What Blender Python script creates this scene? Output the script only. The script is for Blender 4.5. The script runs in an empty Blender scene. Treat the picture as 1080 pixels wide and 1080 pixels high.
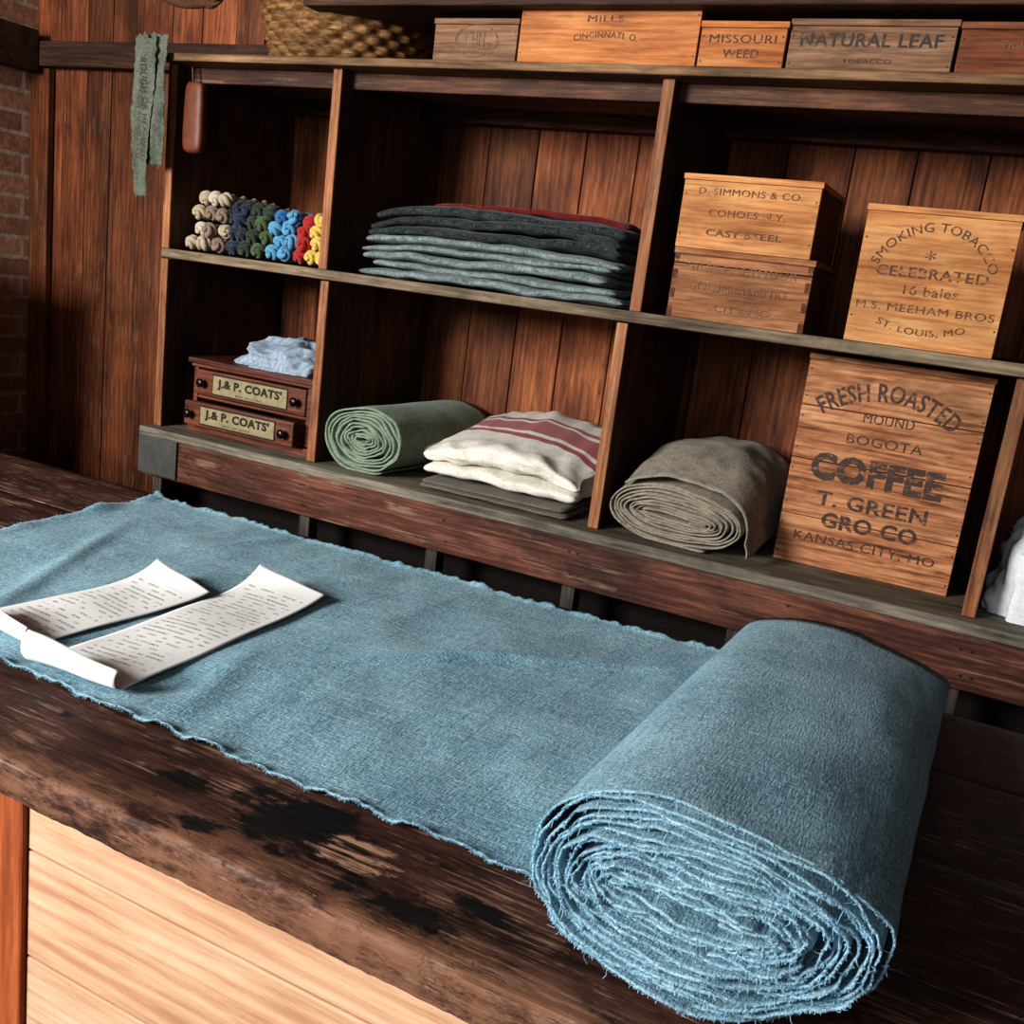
import bpy, math, random
from mathutils import Vector, Matrix, noise
random.seed(7)
S=bpy.context.scene
S.view_settings.view_transform='Standard'
S.view_settings.look='None'
S.view_settings.exposure=0.0
try: S.view_settings.look='Medium High Contrast'
except Exception: pass

# ------------------------------------------------------------------ helpers
def link(o,parent=None):
    S.collection.objects.link(o)
    if parent: o.parent=parent
    return o
def empty(name):
    e=bpy.data.objects.new(name,None); e.empty_display_size=.05
    return link(e)
def rgb(r,g,b):
    f=lambda c:(c/255/12.92) if c/255<=.04045 else ((c/255+.055)/1.055)**2.4
    return (f(r),f(g),f(b),1)
def nz(x,y,z=0): return noise.noise(Vector((x,y,z)))

class MB:
    def __init__(s): s.v=[];s.f=[];s.r=[];s.m=[]
    def box(s,x0,x1,y0,y1,z0,z1,r=None,mi=0,M=None):
        if r is None: r=random.random()
        b=len(s.v)
        for x,y,z in((x0,y0,z0),(x1,y0,z0),(x1,y1,z0),(x0,y1,z0),(x0,y0,z1),(x1,y0,z1),(x1,y1,z1),(x0,y1,z1)):
            p=Vector((x,y,z)); 
            if M: p=M@p
            s.v.append(p); s.r.append(r)
        for q in((0,3,2,1),(4,5,6,7),(0,1,5,4),(1,2,6,5),(2,3,7,6),(3,0,4,7)):
            s.f.append(tuple(b+i for i in q)); s.m.append(mi)
    def grid(s,nu,nv,fn,r=0.5,mi=0,closeu=False,flip=False,rfn=None):
        b=len(s.v)
        for j in range(nv):
            for i in range(nu):
                s.v.append(Vector(fn(i,j))); s.r.append(rfn(i,j) if rfn else r)
        for j in range(nv-1):
            for i in range(nu if closeu else nu-1):
                i2=(i+1)%nu
                q=(b+j*nu+i,b+j*nu+i2,b+(j+1)*nu+i2,b+(j+1)*nu+i)
                s.f.append(q[::-1] if flip else q); s.m.append(mi)
        return b
    def tube(s,pts,rad,n=8,r=.5,mi=0,closed=False,caps=True):
        pts=[Vector(p) for p in pts]; N=len(pts)
        rads=rad if isinstance(rad,(list,tuple)) else [rad]*N
        up=Vector((.13,.21,.97))
        b=len(s.v)
        for k,p in enumerate(pts):
            if closed: t=pts[(k+1)%N]-pts[k-1]
            else: t=pts[min(k+1,N-1)]-pts[max(k-1,0)]
            if t.length<1e-9: t=Vector((0,0,1))
            t.normalize()
            a=t.cross(up)
            if a.length<.05: a=t.cross(Vector((1,0,0)))
            a.normalize(); c=t.cross(a)
            for i in range(n):
                th=2*math.pi*i/n
                s.v.append(p+(a*math.cos(th)+c*math.sin(th))*rads[k]); s.r.append(r)
        for k in range(N if closed else N-1):
            k2=(k+1)%N
            for i in range(n):
                i2=(i+1)%n
                s.f.append((b+k*n+i,b+k*n+i2,b+k2*n+i2,b+k2*n+i)); s.m.append(mi)
        if caps and not closed:
            s.f.append(tuple(b+i for i in range(n))[::-1]); s.m.append(mi)
            s.f.append(tuple(b+(N-1)*n+i for i in range(n))); s.m.append(mi)
    def obj(s,name,mats,parent=None,bevel=0,smooth=False,solid=0,seg=2,M=None,uvs=None):
        me=bpy.data.meshes.new(name)
        vs=[(M@v if M else v) for v in s.v]
        me.from_pydata([tuple(v) for v in vs],[],s.f)
        a=me.attributes.new('rnd','FLOAT','POINT')
        a.data.foreach_set('value',s.r)
        for m in (mats if isinstance(mats,list) else [mats]): me.materials.append(m)
        me.polygons.foreach_set('material_index',s.m)
        if smooth: me.polygons.foreach_set('use_smooth',[True]*len(me.polygons))
        if uvs is not None:
            at=me.attributes.new('tuv','FLOAT_VECTOR','POINT')
            at.data.foreach_set('vector',[c for u in uvs for c in u])
        me.update()
        o=bpy.data.objects.new(name,me); link(o,parent)
        if solid:
            md=o.modifiers.new('sol','SOLIDIFY'); md.thickness=solid; md.offset=0
        if bevel:
            md=o.modifiers.new('bev','BEVEL'); md.width=bevel; md.segments=seg; md.limit_method='ANGLE'
        return o

# ---------- node helper
class NT:
    def __init__(s,name):
        s.mat=bpy.data.materials.new(name); s.mat.use_nodes=True
        s.t=s.mat.node_tree; s.t.nodes.clear()
        s.out=s.n('ShaderNodeOutputMaterial'); s.b=s.n('ShaderNodeBsdfPrincipled')
        s.l(s.b.outputs[0],s.out.inputs[0])
    def n(s,t,**k):
        x=s.t.nodes.new(t)
        for a,b in k.items(): setattr(x,a,b)
        return x
    def l(s,a,b): s.t.links.new(a,b)
    def set(s,node,key,val):
        if hasattr(val,'is_output') : s.l(val,node.inputs[key])
        else: node.inputs[key].default_value=val
    def coord(s): return s.n('ShaderNodeTexCoord').outputs['Object']
    def attr(s,name='rnd'): 
        a=s.n('ShaderNodeAttribute'); a.attribute_name=name; return a
    def mapping(s,v,scale=(1,1,1),loc=(0,0,0),rot=(0,0,0)):
        m=s.n('ShaderNodeMapping'); s.l(v,m.inputs[0])
        m.inputs['Scale'].default_value=scale; m.inputs['Location'].default_value=loc; m.inputs['Rotation'].default_value=rot
        return m.outputs[0]
    def noise(s,v,scale,detail=4,rough=.55,dist=0):
        x=s.n('ShaderNodeTexNoise'); s.l(v,x.inputs['Vector'])
        x.inputs['Scale'].default_value=scale;x.inputs['Detail'].default_value=detail
        x.inputs['Roughness'].default_value=rough;x.inputs['Distortion'].default_value=dist
        return x.outputs[0]
    def ramp(s,f,stops,interp='LINEAR'):
        x=s.n('ShaderNodeValToRGB'); s.l(f,x.inputs[0]); cr=x.color_ramp; cr.interpolation=interp
        cr.elements[0].position=stops[0][0]; cr.elements[0].color=stops[0][1]
        cr.elements[1].position=stops[-1][0]; cr.elements[1].color=stops[-1][1]
        for p,c in stops[1:-1]:
            e=cr.elements.new(p); e.color=c
        return x.outputs[0]
    def mask(s,f,a,b):
        x=s.n('ShaderNodeMapRange'); s.l(f,x.inputs[0]); x.inputs[1].default_value=a; x.inputs[2].default_value=b
        return x.outputs[0]
    def math(s,op,a,b=0.0,c=None):
        x=s.n('ShaderNodeMath',operation=op); s.set(x,0,a); s.set(x,1,b)
        if c is not None: s.set(x,2,c)
        return x.outputs[0]
    def vadd(s,a,b,op='ADD'):
        x=s.n('ShaderNodeVectorMath',operation=op); s.set(x,0,a); s.set(x,1,b); return x.outputs[0]
    def mix(s,f,a,b,mode='MIX'):
        x=s.n('ShaderNodeMix',data_type='RGBA',blend_type=mode)
        s.set(x,0,f); s.set(x,6,a); s.set(x,7,b); return x.outputs[2]
    def bump(s,h,strength=.3,dist=.002):
        x=s.n('ShaderNodeBump'); x.inputs['Strength'].default_value=strength; x.inputs['Distance'].default_value=dist
        s.l(h,x.inputs['Height']); s.l(x.outputs[0],s.b.inputs['Normal'])

def wood(name,dark,mid,light,axis='x',scale=1.,rough=.6,var=.35,dirt=.5,dirtcol=(.006,.004,.003,1),bump=.4,spec=.3,knots=True,seed=0,ring=.05,scuff=0.,scuffcol=(.3,.22,.16,1)):
    t=NT(name); co=t.coord(); a=t.attr()
    off=t.n('ShaderNodeCombineXYZ')
    for i,k in enumerate((13.7,29.1,41.3)): t.set(off,i,t.math('MULTIPLY',a.outputs['Fac'],k))
    co=t.vadd(co,off.outputs[0]); co=t.vadd(co,(seed*1.7,seed*2.3,seed*.9))
    sc={'x':(.05,1,1),'y':(1,.05,1),'z':(1,1,.05)}[axis]
    sc2={'x':(.18,1,1),'y':(1,.18,1),'z':(1,1,.18)}[axis]
    m1=t.mapping(co,sc); m2=t.mapping(co,sc2)
    g=t.noise(m1,150*scale,7,.7,.3)
    w=t.n('ShaderNodeTexWave',wave_type='BANDS',bands_direction={'x':'Z','y':'X','z':'X'}[axis])
    mm=t.mapping(co,{'x':(.16,.7,1),'y':(1,.16,.7),'z':(1,.7,.16)}[axis])
    t.l(mm,w.inputs[0]); w.inputs['Scale'].default_value=22*scale; w.inputs['Distortion'].default_value=14; w.inputs['Detail'].default_value=4; w.inputs['Detail Scale'].default_value=.6
    n2=t.noise(m2,14*scale,6,.65,.6)
    f=t.math('ADD',t.math('MULTIPLY',g,.55),t.math('MULTIPLY',w.outputs['Fac'],ring))
    f=t.math('ADD',f,t.math('MULTIPLY',n2,.45)); f=t.math('ADD',f,.04-ring*.5)
    col=t.ramp(f,[(.40,dark),(.54,mid),(.68,light)])
    br=t.math('ADD',t.math('MULTIPLY',a.outputs['Fac'],2*var),1-var)
    cb=t.n('ShaderNodeCombineColor'); 
    for i in range(3): t.set(cb,i,br)
    col=t.mix(1.0,col,cb.outputs[0],'MULTIPLY')
    if dirt>0:
        d=t.noise(t.mapping(co,tuple(.5+.5*q for q in sc2)),5,7,.7,.6); dm=t.mask(d,.46,.68)
        dm=t.math('MULTIPLY',dm,dirt); col=t.mix(dm,col,dirtcol)
        d2=t.noise(m2,60,3,.7); dm2=t.math('MULTIPLY',t.mask(d2,.60,.72),dirt*.8); col=t.mix(dm2,col,dirtcol)
    if scuff>0:
        d=t.noise(m1,90,5,.7); d3=t.noise(co,9,4,.6)
        dm=t.math('MULTIPLY',t.mask(d,.55,.64),t.mask(d3,.48,.60)); col=t.mix(t.math('MULTIPLY',dm,scuff),col,scuffcol)
    if knots:
        v=t.n('ShaderNodeTexVoronoi'); kv=t.mapping(co,{'x':(2.0,5,5),'y':(5,2,5),'z':(5,5,2.0)}[axis]); t.l(kv,v.inputs['Vector']); v.inputs['Scale'].default_value=1
        km=t.math('SUBTRACT',1.0,t.mask(v.outputs['Distance'],.03,.09)); km=t.math('MULTIPLY',km,.75)
        col=t.mix(km,col,(dark[0]*.5,dark[1]*.45,dark[2]*.4,1))
    t.l(col,t.b.inputs['Base Color'])
    t.b.inputs['Roughness'].default_value=rough; t.b.inputs['Specular IOR Level'].default_value=spec
    t.bump(f,bump,.003)
    return t.mat

def fabric(name,c1,c2,weave=500,rough=.95,bump=.5,mott=18,fleck=None,extra=None,contrast=1.0):
    t=NT(name); co=t.coord()
    n1=t.noise(co,mott,6,.6); n2=t.noise(co,weave*1.1,2,.7)
    sx=t.mapping(co,(.22,1,.6)); sy=t.mapping(co,(1,.22,.6))
    w1=t.noise(sx,weave,2,.6); w2=t.noise(sy,weave,2,.6)
    f=t.math('ADD',t.math('MULTIPLY',n1,.35),t.math('MULTIPLY',n2,.45))
    f=t.math('ADD',f,t.math('MULTIPLY',w1,.35)); f=t.math('ADD',f,t.math('MULTIPLY',w2,.35))
    f=t.math('MULTIPLY',f,.667)
    col=t.ramp(f,[(.5-.11/contrast,c1),(.5+.11/contrast,c2)])
    if fleck:
        fm=t.mask(n2,.60,.70); col=t.mix(fm,col,fleck)
    if extra: col=extra(t,co,col)
    t.l(col,t.b.inputs['Base Color']); t.b.inputs['Roughness'].default_value=rough
    t.b.inputs['Specular IOR Level'].default_value=.12
    t.b.inputs['Sheen Weight'].default_value=.1
    t.bump(t.math('ADD',w1,w2),bump,.0012)
    return t.mat

def plain(name,c,rough=.6,metal=0,spec=.4,nscale=40,amt=.25):
    t=NT(name); co=t.coord(); n=t.noise(co,nscale,5,.6)
    col=t.ramp(n,[(.3,tuple(x*(1-amt) for x in c[:3])+(1,)),(.7,tuple(min(1,x*(1+amt)) for x in c[:3])+(1,))])
    t.l(col,t.b.inputs['Base Color']); t.b.inputs['Roughness'].default_value=rough; t.b.inputs['Metallic'].default_value=metal
    t.b.inputs['Specular IOR Level'].default_value=spec
    t.bump(n,.15,.002)
    return t.mat

def attrcolor(name,stops,scale=300,rough=.95):
    t=NT(name); a=t.attr(); col=t.ramp(a.outputs['Fac'],stops,'CONSTANT')
    n=t.noise(t.coord(),scale,3,.6); g=t.ramp(n,[(.3,(.6,.6,.6,1)),(.7,(1.15,1.15,1.15,1))])
    col=t.mix(1.0,col,g,'MULTIPLY'); t.l(col,t.b.inputs['Base Color']); t.b.inputs['Roughness'].default_value=rough
    t.b.inputs['Sheen Weight'].default_value=.3; t.b.inputs['Specular IOR Level'].default_value=.1
    t.bump(n,.8,.002)
    return t.mat

# ------------------------------------------------------------------ materials
SC=rgb(150,124,100)
M_shelf=wood('shelf_wood',rgb(42,26,18),rgb(88,54,36),rgb(136,92,64),'x',1,.65,.3,.6,scuff=.4,scuffcol=SC)
M_edge=wood('shelf_edge_wood',rgb(74,54,38),rgb(122,92,64),rgb(160,128,94),'x',1,.7,.15,.5,scuff=.4,scuffcol=SC)
M_edgez=wood('upright_wood',rgb(84,50,32),rgb(142,92,60),rgb(176,126,88),'z',1,.65,.15,.5,scuff=.4,scuffcol=SC)
M_div=wood('divider_board_wood',rgb(38,23,16),rgb(74,45,29),rgb(110,72,47),'z',1,.65,.2,.6)
M_back=wood('back_plank_wood',rgb(60,32,19),rgb(116,64,36),rgb(154,96,58),'z',.8,.7,.38,.6)
M_left=wood('red_plank_wood',rgb(60,30,19),rgb(118,64,36),rgb(158,96,58),'z',.8,.6,.38,.65,scuff=.35,scuffcol=SC)
M_grey=wood('grey_shelf_wood',rgb(70,66,58),rgb(112,106,94),rgb(148,140,124),'x',1,.75,.1,.5,knots=False)
M_midedge=wood('middle_edge_wood',rgb(78,66,54),rgb(122,106,86),rgb(156,140,116),'x',1,.75,.1,.5,knots=False)
M_apron=wood('apron_wood',rgb(42,23,18),rgb(88,49,37),rgb(134,88,70),'x',1,.65,.1,.7,scuff=.6,scuffcol=SC)
M_beam=wood('dark_beam_wood',rgb(34,22,17),rgb(66,42,30),rgb(98,66,48),'x',1,.7,.2,.5)
M_black=wood('shade_fill_wood',rgb(12,9,8),rgb(24,17,14),rgb(38,28,22),'x',1,.8,.2,.4)  # near-black tone standing in for shade below the apron
M_floor=wood('floor_wood',rgb(30,20,14),rgb(58,38,26),rgb(84,58,40),'x',1,.7,.3,.5)
M_pine=wood('light_pine_panel',rgb(168,124,94),rgb(198,160,130),rgb(214,182,154),'x',.7,.65,.06,.2,rgb(136,94,66),ring=.07,bump=.5)
M_post=wood('red_post_wood',rgb(112,52,28),rgb(154,80,44),rgb(180,106,64),'z',1,.6,.1,.2)

def boxwood(name,d,m,l,dirt=.15,seed=0,rough=.7,axis='x',scuff=.0):
    return wood(name,d,m,l,axis,1.1,rough,.12,dirt,rgb(60,36,20),.3,.2,True,seed,ring=.05,scuff=scuff,scuffcol=rgb(216,180,142))
M_bxA=boxwood('box_wood_amber',rgb(160,98,56),rgb(202,142,90),rgb(222,170,116),.35,1,scuff=.25)
M_bxB=boxwood('box_wood_aged',rgb(106,66,42),rgb(154,104,70),rgb(188,140,102),.6,2)
M_bxC=boxwood('box_wood_grey_brown',rgb(84,60,45),rgb(128,96,73),rgb(162,128,102),.5,3)
M_bxD=boxwood('box_wood_red_brown',rgb(80,44,30),rgb(122,72,48),rgb(150,98,68),.4,4)
M_bxE=boxwood('box_wood_orange',rgb(142,80,44),rgb(184,118,70),rgb(208,146,96),.45,5)
M_crate=boxwood('coffee_crate_wood',rgb(84,48,32),rgb(174,118,82),rgb(212,162,120),.8,6,scuff=.35)
M_side=boxwood('box_side_wood',rgb(66,40,26),rgb(100,62,40),rgb(130,86,56),.5,7,axis='y')

def ink(name,c,wear=.5,under=rgb(196,138,90),mx=.9):
    t=NT(name); co=t.coord(); n=t.noise(co,70,6,.8); n2=t.noise(t.mapping(co,(.15,1,1)),170,4,.7)
    a_=.62-.2*wear
    m=t.mask(t.math('ADD',t.math('MULTIPLY',n,.6),t.math('MULTIPLY',n2,.4)),a_,a_+.09)
    m=t.math('MULTIPLY',m,mx)
    m=t.math('ADD',m,wear*.14)
    t.l(t.mix(m,c,under),t.b.inputs['Base Color']); t.b.inputs['Roughness'].default_value=.7
    return t.mat
M_ink=ink('stencil_ink',rgb(42,31,27),.52,rgb(166,112,78))
M_inkf=ink('faded_stencil_ink',rgb(84,58,42),.75,rgb(140,98,68))
M_inkg=ink('light_stencil_ink',rgb(66,42,28),.48,rgb(196,140,90))
M_inkd=ink('dark_stencil_ink',rgb(42,34,28),.42,rgb(130,98,76))
M_nail=plain('nail_iron',rgb(60,44,36),.5,.6)

# ------------------------------------------------------------------ text
def text_mesh(body,width,height,bold=.0):
    cu=bpy.data.curves.new('tmp','FONT'); cu.body=body; cu.size=1; cu.offset=bold; cu.resolution_u=3
    cu.space_character=1.08
    o=bpy.data.objects.new('tmp',cu); S.collection.objects.link(o)
    bpy.context.view_layer.update()
    me=bpy.data.meshes.new_from_object(o.evaluated_get(bpy.context.evaluated_depsgraph_get()))
    vs=[v.co.copy() for v in me.vertices]; fs=[tuple(p.vertices) for p in me.polygons]
    bpy.data.objects.remove(o); bpy.data.meshes.remove(me)
    x0=min(v.x for v in vs);x1=max(v.x for v in vs);y0=min(v.y for v in vs);y1=max(v.y for v in vs)
    return [((v.x-x0)/(x1-x0)*width-width/2,(v.y-y0)/(y1-y0)*height-height/2) for v in vs],fs
def add_text(mb,body,cx,cz,w,h,y,arc=0,bold=.0,mi=0):
    vs,fs=text_mesh(body,w,h,bold); b=len(mb.v)
    for x,z in vs:
        if arc:
            R=abs(arc); th=x/R
            if arc>0: X=(R+z)*math.sin(th); Z=(R+z)*math.cos(th)-R
            else: X=(R-z)*math.sin(th); Z=R-(R-z)*math.cos(th)
            x,z=X,Z
        mb.v.append(Vector((cx+x,y,cz+z))); mb.r.append(.5)
    for f in fs: mb.f.append(tuple(b+i for i in f)); mb.m.append(mi)

def crate(name,w,h,d,mat,texts,boards=None,M=Matrix(),side=None,inkm=None,fingers=False,lid=True,nails=True,ring=None):
    """local coords: x 0..w , y 0 (front)..d , z 0..h"""
    E=empty(name); side=side or M_side
    th=.012; mb=MB()
    bs=boards or [0,1]
    zt=h-(th if lid else 0)
    for a,b in zip(bs[:-1],bs[1:]):
        mb.box(0,w,0,th,a*zt+(.0009 if a>0 else 0),b*zt-(.0009 if b<1 else 0),random.uniform(.1,.9),0)
        mb.box(0,w,d-th,d,a*zt+.0006,b*zt-.0006,None,0)
        mb.box(.0005,th,th,d-th,a*zt+.0006,b*zt-.0006,None,1)
        mb.box(w-th,w-.0005,th,d-th,a*zt+.0006,b*zt-.0006,None,1)
    mb.box(th,w-th,th,d-th,0,th,None,1)
    if lid: mb.box(-.002,w+.003,-.003,d,zt+.0005,h,.6,0)
    else: mb.box(th,w-th,th,d-th,zt-th-.004,zt-.004,None,0)
    if fingers:
        n=7
        for k in range(n):
            if k%2==0:
                for xa,xb in((-.0006,.011),(w-.011,w+.0006)):
                    mb.box(xa,xb,-.0006,.004,h*k/n*.97,h*(k+1)/n*.97,.02,1)
    mb.obj('boards',[mat,side],E,.0012,M=M)
    if texts:
        tb=MB()
        for t in texts: add_text(tb,t[0],t[1]*w,(1-t[2])*h,t[3]*w,t[4]*h,-.0009,t[5]*w if len(t)>5 else 0,t[6] if len(t)>6 else .0)
        if ring:
            cx,cz,rx,rz=ring; b=len(tb.v)
            for q in range(48):
                for s_ in(1,.93):
                    tb.v.append(Vector((cx*w+rx*w*s_*math.cos(q/48*2*math.pi),-.0009,(1-cz)*h+rz*h*s_*math.sin(q/48*2*math.pi)))); tb.r.append(.5)
            for q in range(48):
                q2=(q+1)%48; tb.f.append((b+2*q,b+2*q2,b+2*q2+1,b+2*q+1)); tb.m.append(0)
        tb.obj('lettering',inkm or M_ink,E,M=M)
    if nails:
        nb=MB(); pts=[]
        for a,b in zip(bs[:-1],bs[1:]):
            for zz in (a+(b-a)*.2,a+(b-a)*.8):
                for xx in(.006,w-.006): pts.append((xx,zz*zt))
        for x,z in pts:
            nb.tube([(x,.001,z),(x,-.0008,z)],.0018,8)
        nb.obj('nails',M_nail,E,M=M)
    return E
def T(x,y,z,rz=0,rx=0,ry=0):
    return Matrix.Translation((x,y,z))@Matrix.Rotation(rz,4,'Z')@Matrix.Rotation(ry,4,'Y')@Matrix.Rotation(rx,4,'X')

# ------------------------------------------------------------------ room shell
XL=-3.14; YB=2.47
mb=MB(); x=XL
while x<1.7:
    w=random.uniform(.11,.155); 
    mb.box(x+.0015,min(x+w,1.7)-.0015,YB-random.uniform(.0,.004),YB+.03,0,2.5,None,0 if x>-2.15 else 1); x+=w
mb.box(XL,1.7,YB+.012,YB+.05,0,2.5,0,0)
mb.obj('wall_back',[M_back,M_left],bevel=.002)
t=NT('old_brick'); co=t.coord(); sw=t.n('ShaderNodeSeparateXYZ'); t.l(co,sw.inputs[0])
cv=t.n('ShaderNodeCombineXYZ'); t.l(sw.outputs[1],cv.inputs[0]); t.l(sw.outputs[2],cv.inputs[1])
bt=t.n('ShaderNodeTexBrick'); t.l(cv.outputs[0],bt.inputs['Vector'])
bt.inputs['Scale'].default_value=1; bt.inputs['Brick Width'].default_value=.21; bt.inputs['Row Height'].default_value=.068; bt.inputs['Mortar Size'].default_value=.007
bt.inputs['Color1'].default_value=rgb(186,140,114); bt.inputs['Color2'].default_value=rgb(142,102,84); bt.inputs['Mortar'].default_value=rgb(186,170,150)
g=t.ramp(t.noise(co,30,6,.7),[(.3,(.5,.5,.5,1)),(.7,(1.25,1.2,1.15,1))])
t.l(t.mix(1.0,bt.outputs[0],g,'MULTIPLY'),t.b.inputs['Base Color']); t.b.inputs['Roughness'].default_value=.9
t.bump(t.math('SUBTRACT',t.math('MULTIPLY',t.noise(co,60,4,.6),.4),bt.outputs['Fac']),.8,.006)
mb=MB(); mb.box(XL-.12,XL,-2.2,YB+.03,0,2.5); mb.obj('wall_left',t.mat)
mb=MB(); mb.box(1.7,1.8,-2.2,YB+.03,0,2.5); mb.obj('wall_right',M_beam)
mb=MB(); y=-2.2
while y<YB: mb.box(XL,1.7,y+.001,y+.139,-.03,0); y+=.14
mb.obj('floor',M_floor,bevel=.002)
mb=MB(); y=-2.2
while y<YB: mb.box(XL,1.7,y+.001,y+.139,2.5,2.53); y+=.14
mb.obj('ceiling',M_beam,bevel=.002)
mb=MB(); mb.box(XL+.001,XL+.09,YB-.03,YB-.005,0,1.85,.2); mb.obj('trim_1',M_left,bevel=.004)
mb=MB(); mb.box(XL+.001,-2.1,YB-.05,YB-.005,1.852,1.93,.3); mb.obj('trim_2',M_beam,bevel=.004)
mb=MB(); mb.box(XL+.001,XL+.07,.9,YB-.052,1.83,1.96,.3); mb.obj('trim_3',M_beam,bevel=.005)

mb=MB(); cx0,cx1,cy0,cy1=XL+.01,-2.79,1.5,1.92
mb.box(cx0,cx1,cy0,cy0+.02,.06,1.24); mb.box(cx0,cx0+.02,cy0+.0205,cy1,.0,1.24); mb.box(cx1-.02,cx1,cy0+.0205,cy1,.0,1.24); mb.box(cx0+.0205,cx1-.0205,cy1-.02,cy1,.0,1.24)
mb.box(cx0-.0,cx1+.01,cy0-.01,cy1+.005,1.2405,1.265); mb.box(cx0+.03,cx1-.03,cy0-.008,cy0-.0005,.12,.64); mb.box(cx0+.03,cx1-.03,cy0-.008,cy0-.0005,.68,1.2)
mb.obj('offscreen_shadow_cupboard',M_beam,bevel=.003)  # added out of frame to cast a shadow on the lower left wall

# ------------------------------------------------------------------ shelving
SH=.855; MID=1.327; TOP=1.80
E=empty('wooden_shelving_unit')
YS=2.0; YK=2.462
mb=MB()
mb.box(-2.065,1.45,1.955,YK,SH-.024,SH,.5); mb.obj('bottom_shelf',M_grey,E,.003)
mb=MB(); mb.box(-2.06,1.45,1.965,1.99,.722,SH-.0245,.5); mb.obj('apron_board',M_apron,E,.003)
mb=MB(); mb.box(-2.068,-1.93,1.957,1.9645,.728,SH-.005,.5); mb.obj('corner_plate',plain('zinc_plate',rgb(78,78,76),.6,.3),E,.002)
mb=MB(); mb.box(-2.052,1.45,YS+.001,YK,MID-.024,MID,.45); mb.obj('middle_shelf',M_shelf,E,.002)
mb=MB(); mb.box(-2.054,1.45,YS-.004,YS+.0005,MID-.022,MID+.0005,.45); mb.obj('middle_shelf_edge',M_midedge,E,.001)
mb=MB(); mb.box(-2.056,1.45,1.965,YK,TOP-.018,TOP,.5); mb.obj('top_shelf',M_edge,E,.003)
mb=MB(); mb.box(-2.03,1.45,YS+.035,YS+.065,TOP-.055,TOP-.0185,.3); mb.box(-2.03,1.45,YK-.05,YK-.02,TOP-.055,TOP-.0185,.3)
mb.obj('top_rails',M_shelf,E,.002)
mb=MB(); ed=MB()
def divider(xc,z0,z1,w=.025):
    mb.box(xc-w/2+.001,xc+w/2-.001,YS+.002,YS+.2,z0,z1); mb.box(xc-w/2+.001,xc+w/2-.001,YS+.2015,YK,z0,z1)
    ed.box(xc-w/2,xc+w/2,YS-.006,YS+.0015,z0+.0005,z1-.0005)
for xc,xu in((-2.04,-2.04),(-1.517,-1.527),(-.745,-.722),(.02,.055),(.80,.82)):
    divider(xc,SH+.0005,MID-.0255); divider(xu,MID+.0005,TOP-.0185)
mb.obj('divider_boards',M_div,E,.002); ed.obj('divider_edges',M_edgez,E,.0015)
mb=MB()
for xc in(-2.03,-1.52,-1.14,-.78,-.4,.02,.8): mb.box(xc-.016,xc+.016,1.992,2.03,0,.83)
mb.obj('legs',wood('leg_wood',rgb(40,36,34),rgb(68,62,58),rgb(94,86,78),'z'),E,.002)
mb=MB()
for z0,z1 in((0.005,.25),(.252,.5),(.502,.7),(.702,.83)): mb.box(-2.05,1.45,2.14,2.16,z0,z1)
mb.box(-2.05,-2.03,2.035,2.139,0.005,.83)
mb.obj('under_shelf_shade_fill',M_black,E,.002)  # dark boards added to fill the gap under the shelf with shade
nb=MB()
for xx in(-1.9,-1.52,-1.51,-1.1,-.78,-.76,-.3,.02,.04):
    nb.tube([(xx,1.966,.80),(xx,1.9635,.80)],.003,8); nb.tube([(xx+.01,1.966,.75),(xx+.01,1.9635,.75)],.003,8)
nb.obj('apron_nails',M_nail,E)

mb=MB(); mb.box(-1.62,1.45,1.965,2.2,1.908,1.99,.5); mb.obj('overhead_beam',M_beam,bevel=.004)

# ------------------------------------------------------------------ counter
t=NT('dark_counter_wood'); co=t.coord(); a=t.attr()
off=t.n('ShaderNodeCombineXYZ'); t.set(off,0,t.math('MULTIPLY',a.outputs['Fac'],9.0)); t.set(off,1,t.math('MULTIPLY',a.outputs['Fac'],17.0))
cg=t.vadd(co,off.outputs[0])
g=t.noise(t.mapping(cg,(.07,1,1)),130,8,.7,.5); g2=t.noise(t.mapping(cg,(.35,1,1)),18,7,.68,.6)
f=t.math('ADD',t.math('MULTIPLY',g,.5),t.math('MULTIPLY',g2,.5))
col=t.ramp(f,[(.38,rgb(27,16,14)),(.48,rgb(56,34,28)),(.57,rgb(80,51,42)),(.68,rgb(112,82,68))])
sep=t.n('ShaderNodeSeparateXYZ'); t.l(co,sep.inputs[0])
sc=t.noise(t.mapping(cg,(.06,1,1)),170,5,.7,.2); big=t.noise(co,9,7,.7)
wear=t.math('MULTIPLY',t.mask(sc,.52,.62),t.mask(big,.50,.58))
col=t.mix(t.math('MULTIPLY',wear,.7),col,rgb(160,126,104))
fine=t.noise(t.mapping(cg,(.04,1,1),rot=(0,0,.05)),330,2,.5); col=t.mix(t.math('MULTIPLY',t.mask(fine,.66,.72),.6),col,rgb(184,156,136))
pit=t.noise(co,85,5,.75); col=t.mix(t.math('MULTIPLY',t.mask(pit,.60,.68),.7),col,rgb(16,11,10))
em=t.math('SUBTRACT',1.0,t.mask(sep.outputs[1],.578,.635)); en=t.noise(t.mapping(cg,(.35,1,1)),28,8,.8)
em=t.math('MULTIPLY',em,t.mask(en,.42,.54)); col=t.mix(t.math('MULTIPLY',em,.85),col,rgb(134,96,74))
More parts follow.
